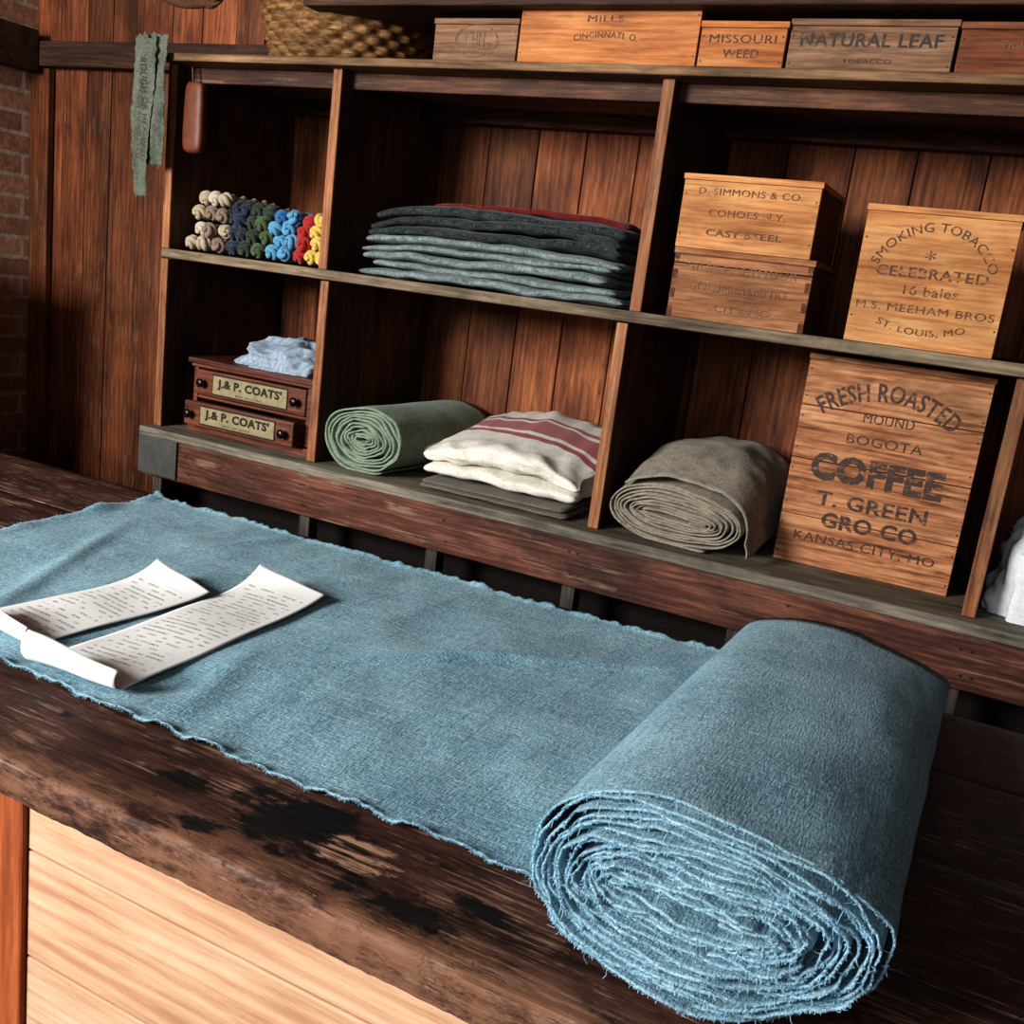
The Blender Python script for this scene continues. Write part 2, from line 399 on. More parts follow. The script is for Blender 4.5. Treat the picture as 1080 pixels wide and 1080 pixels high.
def spot(cx,cy,rx,ry,th=.5):
    m=t.mapping(co,(1/rx,1/ry,0),(-cx/rx,-cy/ry,0))
    ln=t.n('ShaderNodeVectorMath',operation='LENGTH'); t.l(m,ln.inputs[0])
    n=t.noise(t.mapping(co,(.5,1,1)),60,6,.7)
    v=t.math('SUBTRACT',1.0,ln.outputs['Value']); v=t.math('ADD',t.math('MULTIPLY',v,.45),t.math('MULTIPLY',n,1.0))
    return t.mask(v,th+.04,th+.15)
ws=spot(-.415,.66,.065,.04,.58); wsg=t.math('MULTIPLY',ws,t.mask(sc,.44,.54)); col=t.mix(wsg,col,rgb(176,138,114))
for s_ in((-.47,.665,.10,.055,.50),(-.34,.62,.10,.03,.60),(-.62,.66,.05,.02,.62),(-.8,.68,.03,.01,.6),(-.29,.655,.05,.02,.60),(-.55,.61,.05,.02,.64)):
    sm=spot(*s_)
    if s_[0]==-.47: sm=t.math('MULTIPLY',sm,t.math('SUBTRACT',1.0,t.math('MULTIPLY',wsg,.9)))
    col=t.mix(t.math('MULTIPLY',sm,.95),col,(.003,.003,.004,1))
t.l(col,t.b.inputs['Base Color'])
rr=t.ramp(f,[(.35,(.48,)*3+(1,)),(.65,(.75,)*3+(1,))]); t.l(rr,t.b.inputs['Roughness'])
t.b.inputs['Specular IOR Level'].default_value=.3
t.bump(t.math('SUBTRACT',f,t.math('MULTIPLY',t.mask(pit,.58,.7),.3)),.6,.005)
M_ctr=t.mat
C=empty('store_counter')
CT=.86; CX0=-2.95; CX1=1.45
mb=MB()
def profplank(y0,y1,r,front=False):
    prof=[]
    rr=.009 if front else .003
    z0=CT-.042; z1=CT
    prof.append((y1,z0)); prof.append((y0+rr*.5,z0))
    for k in range(7):
        th=math.pi/2*k/6; prof.append((y0+rr-rr*math.cos(th),z1-rr+rr*math.sin(th)))
    for k in range(1,9): prof.append((y0+rr+(y1-.003-y0-rr)*k/8,z1))
    prof.append((y1,z1-.003))
    nu=len(prof); N=700
    def fn(i,j):
        y,z=prof[i]; x=CX0+(CX1-CX0)*j/(N-1)
        if front and 1<=i<9:
            w=nz(x*9,y*40,3)*.003+nz(x*30,z*60,1)*.003+nz(x*80,z*90,7)*.0012; y+=abs(w)*1.2; z-=(abs(nz(x*6,2,7))*.004+max(0,nz(x*24,5,1)-.1)*.010)*(i>4)
        if i>8: z+=nz(x*5,y*12,5)*.0006
        return (x,y,z)
    b=mb.grid(nu,N,fn,r,0,True,flip=False)
    mb.f.append(tuple(b+i for i in range(nu))); mb.m.append(0); mb.f.append(tuple(b+(N-1)*nu+i for i in range(nu))[::-1]); mb.m.append(0)
profplank(.58,.79,.2,True); profplank(.7915,1.0,.7); profplank(1.0015,1.22,.45); profplank(1.2215,1.43,.9)
o=mb.obj('counter_top',M_ctr,C,smooth=True)
md=o.modifiers.new('e','EDGE_SPLIT'); md.split_angle=math.radians(50)
mb=MB()
for z0,z1 in((.762,CT-.0425),(.642,.7600),(.52,.6400),(.36,.518),(.2,.358),(.03,.198)): mb.box(-.757,CX1-.05,.598,.62,z0,z1)
mb.obj('front_panel_boards',M_pine,C,.0015)
mb=MB(); mb.box(-.86,-.7585,.592,.66,0,CT-.0425,.5); mb.box(CX0+.05,-.8605,.603,.62,.0,CT-.0425,.3)
mb.obj('front_post',M_post,C,.003)
mb=MB(); mb.box(CX0+.05,CX1-.05,1.37,1.39,0,CT-.0425); mb.box(CX0+.05,CX0+.07,.63,1.37,0,CT-.0425); mb.box(CX1-.07,CX1-.05,.63,1.37,0,CT-.0425)
mb.obj('carcass',M_beam,C,.002)

# ------------------------------------------------------------------ denim cloth + roll
def denimx(t,co,col):
    a=t.attr(); col=t.mix(t.math('MULTIPLY',t.mask(a.outputs['Fac'],.1,1.0),.45),col,rgb(170,204,218))
    s1=t.noise(t.mapping(co,(.06,1,1)),280,2,.5); s2=t.noise(t.mapping(co,(1,.06,1)),280,2,.5)
    col=t.mix(t.math('MULTIPLY',t.mask(s1,.57,.67),.4),col,rgb(188,210,214)); col=t.mix(t.math('MULTIPLY',t.mask(s2,.57,.67),.38),col,rgb(56,92,112))
    sp_=t.noise(co,560,1,.5); col=t.mix(t.math('MULTIPLY',t.mask(sp_,.58,.64),.55),col,rgb(38,68,90))
    return col
M_denim=fabric('light_denim',rgb(76,121,142),rgb(150,190,204),weave=500,mott=9,bump=1.0,fleck=rgb(190,212,216),extra=denimx,contrast=1.3)
M_thread=plain('denim_thread',rgb(140,182,204),.95)
D=empty('denim_fabric_roll')
mb=MB(); NX,NY=400,170
def flat(i,j):
    u=i/(NX-1); v=j/(NY-1)
    y0=.712+.006*nz(u*14,0,1)+.003*nz(u*50,0,2); y1=1.402+.005*nz(u*9,5,1)
    xl=-1.425+.06*(1-v)+.012*nz(v*6,3,3)
    x=xl+( -.12-xl)*u; y=y0+(y1-y0)*v
    z=CT+.0034
    z+=.0035*(nz(x*6,y*7,2)+.3)+.0018*nz(x*20,y*12,8)
    e=min(v,1-v)*.69; z+=math.exp(-(e/.007)**2)*(.004+.006*nz(x*32,v*2,4)+.003*nz(x*90,0,6))
    z+=math.exp(-(v*.69/.05)**2)*.004*nz(x*18,v*8,14)
    el=(x-xl); z+=math.exp(-(el/.02)**2)*(.006+.008*nz(y*14,1,9))
    for (cx,cy,sl,wd,ln,am) in((-.62,1.05,.8,.02,.22,.006),(-1.2,1.0,-.5,.018,.25,.006),(-.75,.85,-.3,.02,.12,.005),(-.45,1.2,1.4,.018,.15,.005),(-1.1,1.3,.3,.02,.1,.006)):
        q=((x-cx)-(y-cy)*sl)/wd; r2=abs(y-cy)/ln
        if r2<1: z+=am*math.exp(-q*q)*(1-r2*r2)
    if x>-.36: z+=.004*(x+.36)/.1 if x<-.26 else .004
    return (x,y,max(z,CT+.0018))
mb.grid(NX,NY,flat,r=0,rfn=lambda i,j:1.0 if j<2 else 0.0); mb.obj('flat_cloth',M_denim,D,smooth=True,solid=.0018)
def superel(th,a,b,n=2.3):
    c=math.cos(th);s=math.sin(th)
    return a*math.copysign(abs(c)**(2/n),c), b*math.copysign(abs(s)**(2/n),s)
TURN=15.0; NTH=int(TURN*90)
RCX=-.127; g_=.0035
ws_=[0,.004,.011,.022,.036,.055]+[.08+.92*q/19 for q in range(20)]
NYR=len(ws_)
def rollpt(tt,w):
    th=-math.pi/2+0.35+ (tt-1)*TURN*2*math.pi
    k=(1-tt)*TURN
    a=.140+.003*w-k*g_*1.5; b=.0575-k*g_*1.05
    b=max(b,.0012)
    x,z=superel(th,a,b)
    zr=z/.0575; xr=x/.145
    lf=math.exp(-w*7)
    lo=(.0055*nz(math.cos(th)*2+k*.35,math.sin(th)*2,k*.5)+.0028*nz(th*3.1,k*1.7,2)+.0015*nz(th*9,k*2.3,5))*lf*min(1,k*.8+.15)
    L=math.hypot(x/a,z/max(b,.01))+1e-6
    nx_,nz_=x/a/L,z/max(b,.01)/L
    x+=nx_*lo*1.3; z+=nz_*lo
    H=(1-.28*w**1.2)
    if z>0: z*=1.0+.06*math.cos(min(1,abs(x)/.143)*math.pi/2)-(.14+.12*w)*(x/.143)
    z*=H
    yf=.702-.033*(1-zr)*(1-.35*max(0,xr)) -.006*min(1,k/2.5)+.030*max(0,xr)**2+.012*max(0,-xr)**2
    yf+=.009*nz(math.cos(th)*1.5,math.sin(th)*1.5,k*.55)+.008*nz(math.cos(th)*2,k*1.37,3+math.sin(th)*2)
    if k<1.0: yf+=.005
    yb=1.40+.012*nz(th,k,9)
    y=yf+(yb-yf)*w
    wr=.0034*nz(x*8+5,y*7,k)+.0022*nz(x*20,y*12,k+3)+.0008*nz(x*50,y*40,k)
    z+=wr; x+=RCX+wr*.6
    return Vector((x,y,max(CT+.0615*H+z,CT+.0058)))
mb=MB()
mb.grid(NTH,NYR,lambda i,j: rollpt(i/(NTH-1),ws_[j]),rfn=lambda i,j:(1.0,.5,.0)[j] if j<2 else 0.0)
mb.obj('rolled_cloth',M_denim,D,smooth=True,solid=.0017)
mb=MB()
def hair(p,d,L,r=.00035):
    q=Vector((random.gauss(0,1),random.gauss(0,1),random.gauss(0,1)))*.5
    d=d.normalized(); pts=[p,p+(d+q*.3).normalized()*L*.5,p+(d+q).normalized()*L]
    for P_ in pts: P_.z=max(P_.z,CT+.001)
    mb.tube(pts,[r,r,r*.6],3,caps=False)
for k in range(6500):
    tt=random.random()**.7; p=rollpt(tt,0.0)
    hair(p,Vector((random.uniform(-.6,.6),-.7,random.uniform(-.9,.5))),random.uniform(.0010,.0036),random.uniform(.00025,.00045))
for k in range(180):
    tt=random.random()**.7; p=rollpt(tt,0.0)
    hair(p,Vector((random.uniform(-.5,.5),-.5,random.uniform(-1.5,.0))),random.uniform(.006,.012),.0003)
for k in range(2200):
    u=random.random(); i=u*(NX-1)*.88; p=Vector(flat(i,0)); hair(p,Vector((random.uniform(-.6,.6),-1,.1)),random.uniform(.001,.004),.0003)
for k in range(400):
    p=Vector(flat(0,random.random()*(NY-1))); hair(p,Vector((-1,0,.2)),random.uniform(.002,.005))
mb.obj('frayed_threads',M_thread,D)

# ------------------------------------------------------------------ papers
t=NT('printed_paper'); a=t.attr('tuv'); sp=t.n('ShaderNodeSeparateXYZ'); t.l(a.outputs['Vector'],sp.inputs[0])
u=sp.outputs[0]; v=sp.outputs[1]
row=t.math('FRACT',t.math('MULTIPLY',v,90.0)); rid=t.math('FLOOR',t.math('MULTIPLY',v,90.0))
rm=t.math('MULTIPLY',t.math('GREATER_THAN',row,.4),t.math('LESS_THAN',row,.75))
cv=t.n('ShaderNodeCombineXYZ'); t.set(cv,0,t.math('MULTIPLY',u,520.0)); t.set(cv,1,t.math('MULTIPLY',v,900.0)); t.set(cv,2,t.math('MULTIPLY',rid,7.3))
ch=t.mask(t.noise(cv.outputs[0],1.0,2,.5),.44,.52)
cv2=t.n('ShaderNodeCombineXYZ'); t.set(cv2,0,t.math('MULTIPLY',u,50.0)); t.set(cv2,1,t.math('MULTIPLY',rid,5.3))
wd=t.mask(t.noise(cv2.outputs[0],1.0,1,.5),.46,.50)
mg=t.math('MULTIPLY',t.math('GREATER_THAN',u,.014),t.math('LESS_THAN',u,.118))
mv=t.math('MULTIPLY',t.math('GREATER_THAN',v,.03),t.math('LESS_THAN',v,sp.outputs[2]))
m=t.math('MULTIPLY',t.math('MULTIPLY',rm,ch),t.math('MULTIPLY',wd,t.math('MULTIPLY',mg,mv)))
t.l(t.mix(t.math('MULTIPLY',m,.8),rgb(228,228,226),rgb(70,70,78)),t.b.inputs['Base Color']); t.b.inputs['Roughness'].default_value=.7
M_paper=t.mat
def paper(name,x0,y0,x1,y1,w0,w1,curlR,curlA,lift,seed,lim):
    A=Vector((x0,y0,0));B=Vector((x1,y1,0)); d=(B-A); L=d.length; d.normalize()
    s=Vector((d.y,-d.x,0))
    if s.x<0: s=-s
    arc=curlR*curlA; tot=L+arc; nu,nv=24,110; mb=MB(); uv=[]
    def fn(i,j):
        a=i/(nu-1); q=j/(nv-1)*tot; w=w0+(w1-w0)*min(1,q/L)
        cr=curlR*(1+.5*(.5-a))
        if q<=L: p=A+d*q; h=0.0
        else:
            th=(q-L)/curlR; p=B+d*(cr*math.sin(th)); h=cr*(1-math.cos(th))
        p=p+s*((a-.5)*w)
        z=CT+.010+h
        z+=lift*math.exp(-q/.035)*(.5+.9*(1-a)) + .0025*nz(a*2+seed,q*9,seed)+.003*math.exp(-((q-L*.55)/.06)**2)*math.sin(a*math.pi)
        uv.append((a*.132,q,lim)); return (p.x,p.y,z)
    mb.grid(nu,nv,fn)
    return mb.obj(name,M_paper,smooth=True,solid=.0004,uvs=uv)
paper('paper_sheet',-.885,1.143,-.862,.742,.120,.130,.017,2.6,.020,1,.36)
paper('paper_sheet.001',-1.000,1.040,-1.030,.775,.118,.132,.019,2.3,.020,5,.24)

# ------------------------------------------------------------------ boxes & crates
FY=2.006
crate('coffee_crate',.348,.437,.30,M_crate,[
 ('FRESH ROASTED',.48,.135,.82,.085,.62,.02),('MOUND',.5,.26,.28,.045,0,.0),('BOGOTA',.5,.365,.42,.045,0,.0),
 ('COFFEE',.49,.515,.74,.135,0,.05),('T. GREEN',.5,.665,.62,.07,0,.02),('GRO CO',.51,.765,.54,.075,0,.03),('KANSAS CITY, MO',.5,.865,.80,.05,0,.0)],
 boards=[0,.24,.52,.78,1],M=T(-.374,2.115,SH+.0005,0,0,0))
crate('tobacco_box',.262,.252,.16,M_bxA,[
 ('SMOKING TOBACCO',.5,.13,1.02,.065,.42,.0),('*',.47,.33,.07,.07),('CELEBRATED',.5,.46,.74,.075,0,.01),
 ('16 bales',.52,.585,.36,.07,0,0),('M.S. MEEHAM BROS',.5,.72,.92,.055,0,0),('ST. LOUIS, MO',.5,.885,.6,.055,-.8,0)],
 M=T(-.303,2.015,MID+.001,.02),inkm=M_inkg)
crate('wooden_box',.278,.138,.22,M_bxB,[('GILES & SEYMOUR',.5,.25,.8,.11,0,0),('GOLDEN THROAT',.5,.52,.72,.12,0,0),('CITY MO',.55,.8,.4,.10,0,0)],
 boards=[0,.86,1],M=T(-.657,2.003,MID+.0008),fingers=True,inkm=M_inkf)
crate('stencilled_box',.27,.142,.25,M_bxA,[('D. SIMMONS & CO.',.5,.22,.76,.09,0,.0),('COHOES N.Y.',.5,.5,.56,.09,0,0),('CAST STEEL',.5,.77,.56,.09,0,.02)],
 M=T(-.66,2.0,MID+.1395,-.01),inkm=M_inkg)
zt=TOP+.0008
crate('logo_box',.205,.092,.18,M_bxC,[('CHN',.5,.45,.24,.34,0,0),('CO',.66,.60,.10,.16)],M=T(-1.282,FY,zt),inkm=M_inkf,ring=(.52,.48,.26,.36))
crate('mills_box',.392,.125,.17,M_bxE,[('CINCINNATI. O.',.5,.50,.36,.10,.9,0),('MILLS',.49,.26,.2,.10)],M=T(-1.072,FY,zt),inkm=M_ink,lid=False)
crate('small_label_box',.165,.087,.18,M_bxE,[('MISSOURI',.5,.36,.78,.17),('WEED',.5,.66,.42,.17)],M=T(-.672,FY-.01,zt,.02),inkm=M_ink)
crate('leaf_box',.29,.094,.18,M_bxC,[('NATURAL LEAF',.5,.38,.86,.25,0,.02),('TOBACCO',.5,.76,.3,.08)],M=T(-.502,FY,zt,.01),inkm=M_inkd)
crate('brown_box',.26,.09,.18,M_bxD,[('TRADE MARK',.5,.4,.5,.15)],M=T(-.205,FY,zt),inkm=M_inkf)

# spool cabinet
E=empty('spool_cabinet')
M_cab=wood('cherry_cabinet_wood',rgb(50,24,17),rgb(92,48,34),rgb(130,76,54),'x',1,.4,.1,.3,spec=.5)
x0,x1,y0,y1=-1.955,-1.552,2.03,2.36
mb=MB()
mb.box(x0-.004,x1+.004,y0-.008,y1,SH+.0008,SH+.022,.5)
mb.box(x0+.004,x0+.018,y0,y1-.01,SH+.0225,1.03,.5); mb.box(x1-.018,x1-.004,y0,y1-.01,SH+.0225,1.03,.5)
mb.box(x0+.0185,x1-.0185,y1-.03,y1-.012,SH+.0225,1.03,.5)
mb.box(x0+.0185,x1-.0185,y0+.001,y1-.031,.948,.956,.5)
mb.box(x0-.002,x1+.002,y0-.004,y1,1.0305,1.040,.6); mb.box(x0-.008,x1+.008,y0-.012,y1+.004,1.0405,1.055,.4)
mb.obj('carcass',M_cab,E,.003)
M_lf=plain('label_field',rgb(142,130,98),.6); M_lt=plain('label_black',rgb(24,22,20),.6); M_kn=plain('knob_black',rgb(24,16,14),.3)
def drawer(z0,z1,yf,nm):
    mb=MB(); mb.box(x0+.019,x1-.019,yf,yf+.02,z0,z1,.7); mb.box(x0+.022,x0+.032,yf+.02,yf+.24,z0,z1-.006,.5); mb.box(x1-.032,x1-.022,yf+.02,yf+.24,z0,z1-.006,.5)
    mb.obj(nm+'_front',M_cab,E,.003)
    mb=MB(); mb.box(x0+.075,x1-.075,yf-.0015,yf+.001,z0+.006,z1-.006); mb.obj(nm+'_label_plate',M_lt,E)
    mb=MB(); mb.box(x0+.078,x1-.078,yf-.002,yf-.0012,z0+.010,z1-.010); mb.obj(nm+'_label_field',M_lf,E)
    tb=MB(); add_text(tb,"J.& P. COATS'",(x0+x1)/2,(z0+z1)/2+.003,.215,.030,yf-.0026,0,.045); add_text(tb,"BEST SIX CORD",(x0+x1)/2,z0+.0155,.09,.005,yf-.0026); tb.obj(nm+'_label_text',M_lt,E)
    mb=MB()
    for xx in(x0+.045,x1-.045):
        mb.tube([(xx,yf+.001,(z0+z1)/2),(xx,yf-.006,(z0+z1)/2),(xx,yf-.012,(z0+z1)/2),(xx,yf-.018,(z0+z1)/2),(xx,yf-.022,(z0+z1)/2)],[.006,.005,.011,.012,.007],14)
    mb.obj(nm+'_knobs',M_kn,E,smooth=True)
drawer(.958,1.026,y0-.004,'upper_drawer'); drawer(SH+.026,.945,y0-.045,'lower_drawer')

# ------------------------------------------------------------------ folded cloths
def layer(mb,x0,x1,y0,y1,z0,z1,seed,r=.5,amp=.006,nu=52,nv=90,mi=0,topfn=None,rough=.3,floor=0,post=None,xmin=-9):
    def fn(i,j):
        th=2*math.pi*i/nu; s=j/(nv-1)
        xx=x0+(x1-x0)*s
        endt=min(1,min(s,1-s)/.05); er=math.sqrt(max(0,1-(1-endt)**2))*.75+.25 if endt<1 else 1
        if j in(0,nv-1): er=.02
        cy=(y0+y1)/2;cz=(z0+z1)/2; a=(y1-y0)/2;b=(z1-z0)/2
        c=math.cos(th);q=math.sin(th)
        Y=cy+a*math.copysign(abs(c)**(.35),c)*(er*.06+.94); Z=cz+b*math.copysign(abs(q)**(.6),q)*er
        n=nz(xx*7+seed,Y*6,Z*12+seed*3)
        Y+=amp*1.3*n*(1 if c<0 else .3); Z+=amp*.7*nz(xx*4,Y*5,seed*3.1)*(1 if q>0 else .8)
        Z+=rough*amp*nz(xx*20,Y*20,seed); Y+=rough*amp*nz(xx*16+9,Z*60,seed)
        if topfn: Z+=topfn(xx,Y)*(.5+.5*q)
        if post: Z+=post(xx,Y,Z)
        xx+=amp*nz(seed,Y*8,Z*20)
        return (max(xx,xmin),max(Y,1.96),max(Z,floor))
    mb.grid(nu,nv,fn,r,mi,True,flip=True)
M_wool_g=fabric('grey_wool',rgb(70,82,84),rgb(142,156,156),weave=260,mott=40,fleck=rgb(172,180,176),bump=.9)
M_wool_k=fabric('charcoal_wool',rgb(17,20,22),rgb(62,70,71),weave=260,mott=40,fleck=rgb(104,112,112),bump=.9)
M_wool_r=fabric('red_wool',rgb(70,18,18),rgb(130,40,38),weave=350)
E=empty('folded_blanket_stack'); FL=MID+.0015
def sag(x,y,z):
    h=max(0,min(1,(z-MID)/.17))
    return h*(.016*nz(x*2.6+1.3,y*1.5,.5)+.007*nz(x*7,y*3,2.5)-(.016*max(0,(x+.90)/.14)**1.5 if x>-.90 else 0)-(.010*max(0,(-1.33-x)/.1) if x<-1.33 else 0))
mb=MB(); z=MID+.002
for k,h in enumerate((.022,.021,.024,.019,.022)):
    layer(mb,-1.43+random.uniform(-.012,.02),-.80+random.uniform(-.03,.02)+.03*(k<2),2.006+random.uniform(0,.022),2.38,z,z+h,k*.35+1,amp=.015,rough=.25,floor=FL,post=sag); z+=h-.002
mb.obj('grey_blankets',M_wool_g,E,smooth=True)
mb=MB()
for k,h in enumerate((.024,.024,.026)):
    layer(mb,-1.425+random.uniform(-.005,.03),-.770+random.uniform(-.02,.01),2.010+random.uniform(0,.02),2.39,z,z+h,k*.35+3,amp=.016,rough=.25,floor=FL,post=sag); z+=h-.002
mb.obj('charcoal_blankets',M_wool_k,E,smooth=True)
mb=MB(); layer(mb,-1.30,-.80,2.10,2.40,z,z+.018,4.2,amp=.010,floor=FL,post=sag); mb.obj('red_blanket',M_wool_r,E,smooth=True)

def stripes(t,co,col):
    sp=t.n('ShaderNodeSeparateXYZ'); t.l(co,sp.inputs[0]); y=sp.outputs[1]; x=sp.outputs[0]
    yy=t.math('ADD',y,t.math('MULTIPLY',t.math('ADD',x,1.0),.12))
    wob=t.math('MULTIPLY',t.noise(co,12,2,.5),.012); yy=t.math('ADD',yy,wob)
    for a,b,s_ in((2.135,2.155,.9),(2.170,2.235,.85),(2.25,2.27,.9)):
        m=t.math('MULTIPLY',t.math('GREATER_THAN',yy,a),t.math('LESS_THAN',yy,b))
        z=t.math('GREATER_THAN',sp.outputs[2],.955); m=t.math('MULTIPLY',m,z)
        col=t.mix(t.math('MULTIPLY',m,s_),col,rgb(150,34,50))
    return col
M_white=fabric('cream_wool',rgb(196,192,178),rgb(238,236,226),weave=300,mott=30,extra=stripes)
M_taupe=fabric('taupe_cloth',rgb(84,76,68),rgb(128,118,104),weave=400)
E=empty('cream_striped_blanket')
mb=MB()
def tf(x,y):
    fr=max(0,min(1,(y-2.0)/.28)); fr=fr*fr*(3-2*fr)
    z=.052*(fr-.35)+.012*math.exp(-((x+1.02)/.10)**2)+.010*nz(x*9,y*7,3)
    if x>-.90: z-=.035*((x+.90)/.12)**1.5*(1-fr*.6)
    if x<-1.14: z-=.02*((-1.14-x)/.08)
    return z
layer(mb,-1.195,-.80,2.0,2.40,SH+.036,SH+.074,41,amp=.018,nv=110,topfn=lambda x,y:.3*tf(x,y)*(1 if tf(x,y)>0 else .6),floor=SH+.031,xmin=-1.203)
layer(mb,-1.198,-.790,1.995,2.42,SH+.066,SH+.130,43,amp=.028,nv=110,topfn=tf,rough=.38,floor=SH+.033,xmin=-1.205)
mb.obj('blanket_layers',M_white,E,smooth=True)
E=empty('folded_taupe_cloth'); mb=MB(); layer(mb,-1.195,-.81,1.985,2.36,SH+.003,SH+.016,51,amp=.005,floor=SH+.001); layer(mb,-1.19,-.815,1.99,2.36,SH+.015,SH+.027,52,amp=.004,floor=SH+.001)
mb.obj('cloth_layers',M_taupe,E,smooth=True)

def fabric_roll(name,cx,cy,z0,a,b,length,ang,turns,gap,mat,seed,tail=False,grow=0.,sq=2.2):
    E=empty(name); mb=MB(); R=Matrix.Rotation(ang,4,'Z'); nt=int(turns*72); ny=26
    def pt(i,j):
        tt=i/(nt-1); th=-math.pi*.5+.5+(tt-1)*turns*2*math.pi; k=(1-tt)*turns
        aa=max(.006,a-k*gap*1.35);bb=max(.0012,b-k*gap)
        x,z=superel(th,aa,bb,sq)
        w=(j/(ny-1))**1.2
        n=(.006*nz(math.cos(th)*1.6,math.sin(th)*1.6,k*.45+seed)+.0018*nz(th*3,k*1.7,seed))*math.exp(-w*3)*min(1,k+.3)
        x*=1+n/max(aa,.03); z*=1+n/max(bb,.02)
        y=w*length+(.012*nz(math.cos(th),math.sin(th),k*.8+seed)+.004*nz(k*2.1,math.sin(th)*2,seed))*(1-w)
        wr=.005*nz(x*6,y*7,seed+k*.1)+.002*nz(x*18,y*14,seed); z+=wr
        gz=1+grow*min(1,w*2.5)
        p=R@Vector((x,y,0)); return (cx+p.x,cy+p.y,max(z0+.004,z0+(b+z)*gz))
    mb.grid(nt,ny,pt); mb.obj('rolled_cloth',mat,E,smooth=True,solid=gap*.55)
    if tail:
        mb=MB(); nu,nv=50,34
        def tl(i,j):
            s=i/(nu-1); w=j/(nv-1)
            th=math.pi*.75-s*math.pi*.95
            x=(a+.005)*math.copysign(abs(math.cos(th))**.85,math.cos(th))+.012*s; z=(b+.008)*math.copysign(abs(math.sin(th))**.85,math.sin(th))
            if s>.85: x+=.03*(s-.85)/.15
            y=w*length*.95-.012-.015*s*(1-w)+.004*nz(s*6,1,seed)
            gz=1+(grow+.10)*min(1,w*2.0+.25*math.sin(min(1,s*1.3)*math.pi))
            z+=.009*nz(x*9,y*9,seed+4)+.004*nz(x*24,y*20,seed)
            p=R@Vector((x,y,0)); return (cx+p.x,cy+p.y,max(z0+.004,z0+(b+z)*gz))
        mb.grid(nu,nv,tl); mb.obj('loose_flap',mat,E,smooth=True,solid=.003)
    return E
M_green=fabric('sage_green_cloth',rgb(96,112,94),rgb(156,170,150),weave=380,mott=30)
M_tan=fabric('tan_linen',rgb(106,98,86),rgb(168,160,144),weave=300,mott=30,bump=.8)
fabric_roll('green_fabric_roll',-1.370,2.0,SH,.122,.082,.43,-.05,10,.0078,M_green,3,sq=2.05)
fabric_roll('tan_fabric_roll',-.570,2.0,SH,.150,.062,.40,-.03,9,.0066,M_tan,8,tail=True,grow=.45)

def crumple(name,cx,cy,z0,a,d,h,mat,seed,amp=.25):
    mb=MB(); nu,nv=120,60
    def fn(i,j):
        th=2*math.pi*i/nu; ph=math.pi/2*j/(nv-1)*1.0
        c=math.cos(ph); z=math.sin(ph)
        x=math.copysign(abs(math.cos(th))**.75,math.cos(th))*c**.6 if c>1e-6 else 0; y=math.copysign(abs(math.sin(th))**.75,math.sin(th))*(c**.6 if c>1e-6 else 0)
        r=1-abs(nz(x*1.9+seed,y*1.9,z*1.6))*amp*2.4+amp*.35-abs(nz(x*4.5,y*4.5+seed,z*4))*amp*.7
        return (cx+x*a*r,cy+y*d*r,z0+max(0,z*h*r)+.001)
    mb.grid(nu,nv,fn,closeu=True)
    return mb.obj(name,mat,smooth=True)
def shstripe(t,co,col):
    sp=t.n('ShaderNodeSeparateXYZ'); t.l(t.mapping(co,rot=(0,0,.5)),sp.inputs[0])
    m=t.math('GREATER_THAN',t.math('FRACT',t.math('MULTIPLY',sp.outputs[0],60.0)),.7)
    return t.mix(t.math('MULTIPLY',m,.45),col,rgb(96,116,140))
M_shirt=fabric('pale_blue_shirting',rgb(122,138,156),rgb(178,192,204),weave=600,extra=shstripe)
M_sack=fabric('white_cotton',rgb(196,202,208),rgb(240,242,244),weave=600)
crumple('folded_shirt',-1.70,2.16,1.055,.165,.135,.08,M_shirt,3,.16)
crumple('white_cotton_sack',.205,2.14,SH,.165,.14,.23,M_sack,9,.16)

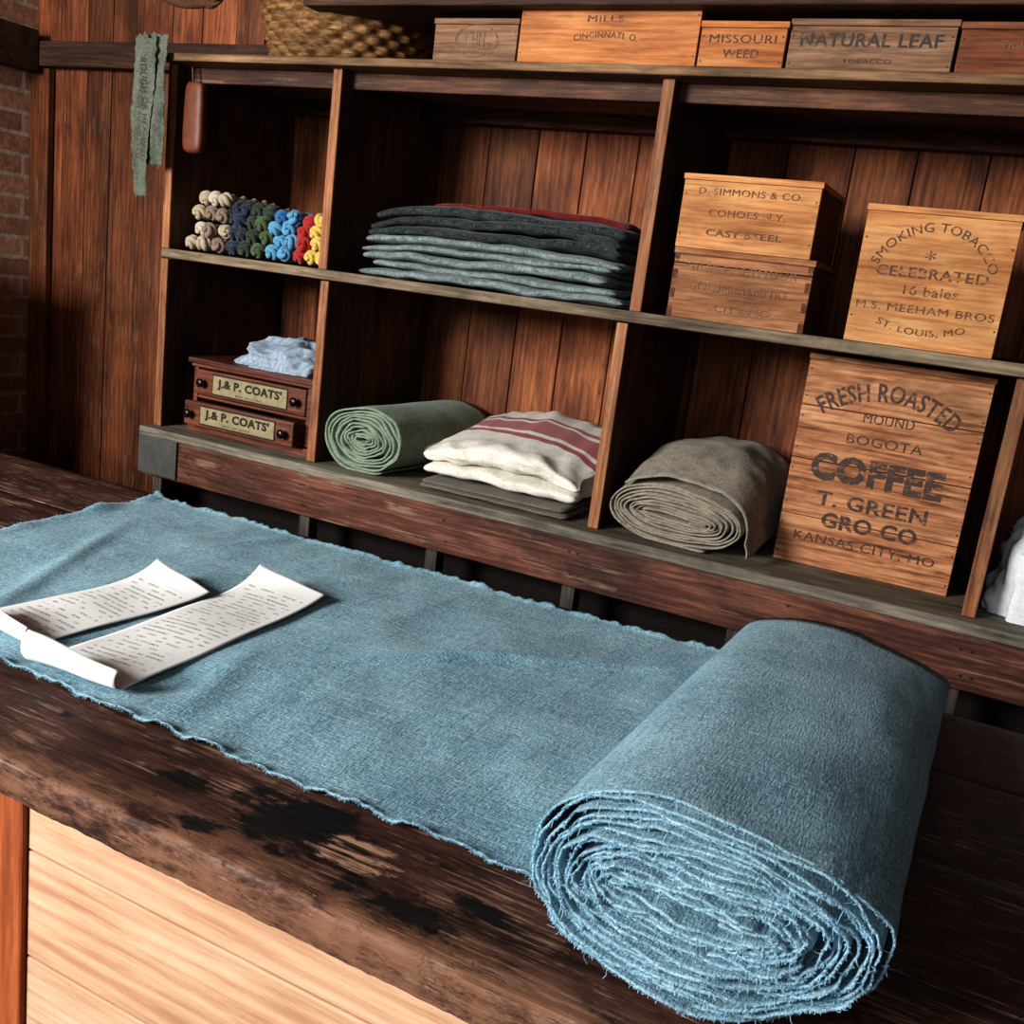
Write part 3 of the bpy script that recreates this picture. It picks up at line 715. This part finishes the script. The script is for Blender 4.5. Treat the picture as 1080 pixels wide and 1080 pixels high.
# ------------------------------------------------------------------ yarn
cols=[rgb(194,176,150),rgb(150,128,112),rgb(210,198,180),rgb(40,50,68),rgb(54,68,52),rgb(82,98,64),rgb(100,166,202),rgb(52,114,168),rgb(180,44,44),rgb(226,194,102)]
st=[(i/10.,cols[i]) for i in range(10)]
M_yarn=attrcolor('wool_yarn',st,420)
mb=MB()
groups=[(-2.018,-1.885,[0,1,2,1,0],.160,4,3),(-1.885,-1.825,[3,3],.145,4,1.6),(-1.83,-1.745,[4,5],.142,4,2),(-1.745,-1.665,[6,6,6,7],.135,4,2),(-1.668,-1.618,[8],.13,4,1.2),(-1.622,-1.548,[9],.135,4,2)]
for x0_,x1_,cl,H,n,nc in groups:
    w=x1_-x0_; ncol=int(round(nc))
    for c in range(ncol):
        for rr_ in range(n):
            R0=random.uniform(.0200,.0228)
            xx=x0_+(c+.5+(.2 if rr_%2 else -.1))*w/ncol*.95+random.uniform(-.004,.004)
            zz=MID+.0235+rr_*(H-.044)/(n-1)+(random.uniform(-.003,.004) if rr_ else .001)
            r=random.choice(cl)/10+.05
            yf=2.047+random.uniform(0,.02)+.005*rr_
            R=Matrix.Rotation(random.uniform(-3.,3.),3,'Y')@Matrix.Rotation(random.uniform(.7,1.6)*random.choice((-1,1)),3,'X')
            C0=Vector((xx,yf,zz))
            core=[C0+R@Vector((0,0,(q-3)/3*R0*.55)) for q in range(7)]
            mb.tube(core,[R0*.4,R0*.6,R0*.68,R0*.7,R0*.68,R0*.6,R0*.4],9,r=r)
            for ph in (0,math.pi*2/3,math.pi*4/3):
                pts=[];rad=[]
                for q in range(22):
                    s_=q/21; la=(s_-.5)*math.pi*.92; a_=ph+s_*math.pi*1.5
                    rr2=R0*.62*math.cos(la); pts.append(C0+R@Vector((rr2*math.cos(a_),rr2*math.sin(a_),R0*.72*math.sin(la)))); rad.append(.0042+.0034*math.cos(la))
                mb.tube(pts,rad,7,r=r)
            for ph in(0,math.pi):
                pts=[Vector((xx+.008*math.cos(ph+q*.9),yf+.004+q*.012,zz+.008*math.sin(ph+q*.9))) for q in range(16)]
                mb.tube(pts,.0105,7,r=r)
for v in mb.v: v.z=max(v.z,MID+.001); v.x=max(v.x,-2.026); v.x=min(v.x,-1.541)
mb.obj('yarn_skeins',M_yarn,smooth=True)

# ------------------------------------------------------------------ basket
M_bask=wood('basket_splint',rgb(60,40,22),rgb(118,84,48),rgb(166,126,80),'x',1,.6,.3,.4,knots=False)
E=empty('woven_basket')
mb=MB(); NU=480; rows=15; NVb=rows*8
BX,BY=-1.665,2.22
def bk(i,j):
    th=2*math.pi*i/NU; s=j/(NVb-1); z=TOP+.004+s*.27
    base=.185+.045*math.sin(min(1,s*1.25)*math.pi*.5)-.02*max(0,s-.8)/.2
    if s<.06: base-=(.06-s)*.5
    row=s*rows; k=int(row); ph=math.sin((row-k)*math.pi)**.6
    wv=math.cos(th*24+math.pi*k)
    r=base+ph*(.004+.0055*wv)
    return (BX+r*math.cos(th),BY+r*.96*math.sin(th),z)
mb.grid(NU,NVb,bk,closeu=True,rfn=lambda i,j: .5+.45*nz(int(j/8)*3.3,int(i/20)*1.7+.4*int(j/8)))
mb.obj('woven_side',M_bask,E,smooth=True,solid=.003)
mb=MB()
mb.tube([(BX+.205*math.cos(q/64*2*math.pi),BY+.195*math.sin(q/64*2*math.pi),TOP+.274) for q in range(64)],.009,10,closed=True)
pts=[(BX-.205*math.cos(math.pi*q/30),BY,TOP+.27+.2*math.sin(math.pi*q/30)) for q in range(31)]
mb.tube(pts,.008,8)
mb.obj('rim_and_handle',M_bask,E,smooth=True)
mb=MB(); mb.tube([(BX,BY,TOP+.002),(BX,BY,TOP+.007)],.158,48); mb.obj('basket_base',M_bask,E)

mb=MB(); cpts=[]
for q in range(50):
    s=q/49; cpts.append(Vector((-2.13+.20*s,1.985,1.965-.045*s-.02*math.sin(s*math.pi))))
for q in range(1,12): cpts.append(cpts[49]+Vector((.008*q,0,-.004*q+.0012*q*q)))
for ph in(0,2.1,4.2):
    mb.tube([c+Vector((0,.006*math.cos(ph+k*.8),.006*math.sin(ph+k*.8))) for k,c in enumerate(cpts)],.006,6)
mb.obj('hanging_rope',plain('hemp_rope',rgb(84,56,36),.9),smooth=True)

# ------------------------------------------------------------------ hanging strips + leather case
def hanging(parent,nm,x0,z1,w,L,y,slant,seed,mat):
    mb=MB(); nu,nv=24,90
    def fn(i,j):
        a=i/(nu-1);s=j/(nv-1)
        ww=w*(1-.30*s+.14*nz(s*9,seed,a)); x=x0+slant*s+(a-.5)*ww+.005*nz(s*30,seed,(a>.5)*5)*(abs(a-.5)*2)
        z=z1-L*s+(.018*nz(a*12,seed,3) if j>nv-3 else 0)+(.010*nz(a*7,seed,8) if j<2 else 0)
        yy=y+.007*math.sin(a*5+s*5+seed)+.004*nz(a*4,s*9,seed)-.004
        return (x,yy,z)
    mb.grid(nu,nv,fn); return mb.obj(nm,mat,parent,smooth=True,solid=.0012)
M_strip=fabric('green_grey_canvas',rgb(62,68,60),rgb(118,124,110),weave=400,mott=20)
E=empty('hanging_cloth_strip')
hanging(E,'strip_front',-2.085,1.835,.070,.385,1.946,.004,2,M_strip); hanging(E,'strip_back',-2.042,1.84,.066,.31,1.955,-.008,5,M_strip)
mb=MB(); mb.tube([(-2.065,1.935,1.83),(-2.065,1.98,1.83)],.003,8); mb.obj('nail',M_nail,E)
tb=MB(); vs,fs=text_mesh('ROUGH OR MEASURED',.24,.014,.0); b=len(tb.v)
for x_,z_ in vs: tb.v.append(Vector((-2.081+z_,1.931,1.66-x_))); tb.r.append(.5)
for f_ in fs: tb.f.append(tuple(b+i for i in f_)); tb.m.append(0)
tb.obj('stamped_letters',M_inkd,E)
mb=MB(); E2=empty('leather_case')
zs=[(0,.004),(.003,.026),(.02,.031),(.06,.031),(.10,.030),(.14,.029),(.165,.027),(.172,.020),(.174,.003)]
mb.grid(32,len(zs),lambda i,j:(-1.975+zs[j][1]*1.05*math.copysign(abs(math.cos(2*math.pi*i/32))**.6,math.cos(2*math.pi*i/32)),2.012+zs[j][1]*.5*math.copysign(abs(math.sin(2*math.pi*i/32))**.6,math.sin(2*math.pi*i/32)),1.570+zs[j][0]),closeu=True)
o=mb.obj('case_body',plain('brown_leather',rgb(104,54,34),.5),E2,smooth=True); o.modifiers.new('s','SUBSURF').levels=2
mb=MB(); mb.tube([(-1.985,2.012,1.740),(-1.988,2.012,1.76),(-1.99,2.012,1.778)],.003,6); mb.obj('case_strap',M_nail,E2)

# ------------------------------------------------------------------ lights, world, camera
def area(name,loc,target,sx,sy,power,col=(1,1,1)):
    l=bpy.data.lights.new(name,'AREA'); l.shape='RECTANGLE'; l.size=sx; l.size_y=sy; l.energy=power; l.color=col
    o=bpy.data.objects.new(name,l); o.location=loc; link(o)
    o.rotation_euler=(Vector(target)-Vector(loc)).to_track_quat('-Z','Y').to_euler(); return o
area('window_daylight',(-2.4,-1.6,2.10),(-.6,1.6,1.0),1.15,1.05,220,(1,.985,.955))
area('front_right_fill',(.2,-2.0,1.9),(-.4,1.6,1.0),1.2,1.2,16,(.95,.97,1))  # added soft fill lamp from the front right, no doorway behind it
w=bpy.data.worlds.new('World'); S.world=w; w.use_nodes=True
w.node_tree.nodes['Background'].inputs[0].default_value=(.80,.87,1,1); w.node_tree.nodes['Background'].inputs[1].default_value=.19

cam=bpy.data.cameras.new('camera'); co_=bpy.data.objects.new('camera',cam); link(co_)
cam.sensor_width=36; cam.sensor_fit='HORIZONTAL'; cam.lens=35.0; cam.clip_start=.01
r=Vector((.8845,.4497,.1237)).normalized(); bk_=Vector((.4165,-.8809,.2256)).normalized(); u_=bk_.cross(r).normalized(); r=u_.cross(bk_)
Mx=Matrix((r,u_,bk_)).transposed().to_4x4(); Mx.translation=Vector((0,0,1.36))
co_.matrix_world=Mx
S.camera=co_
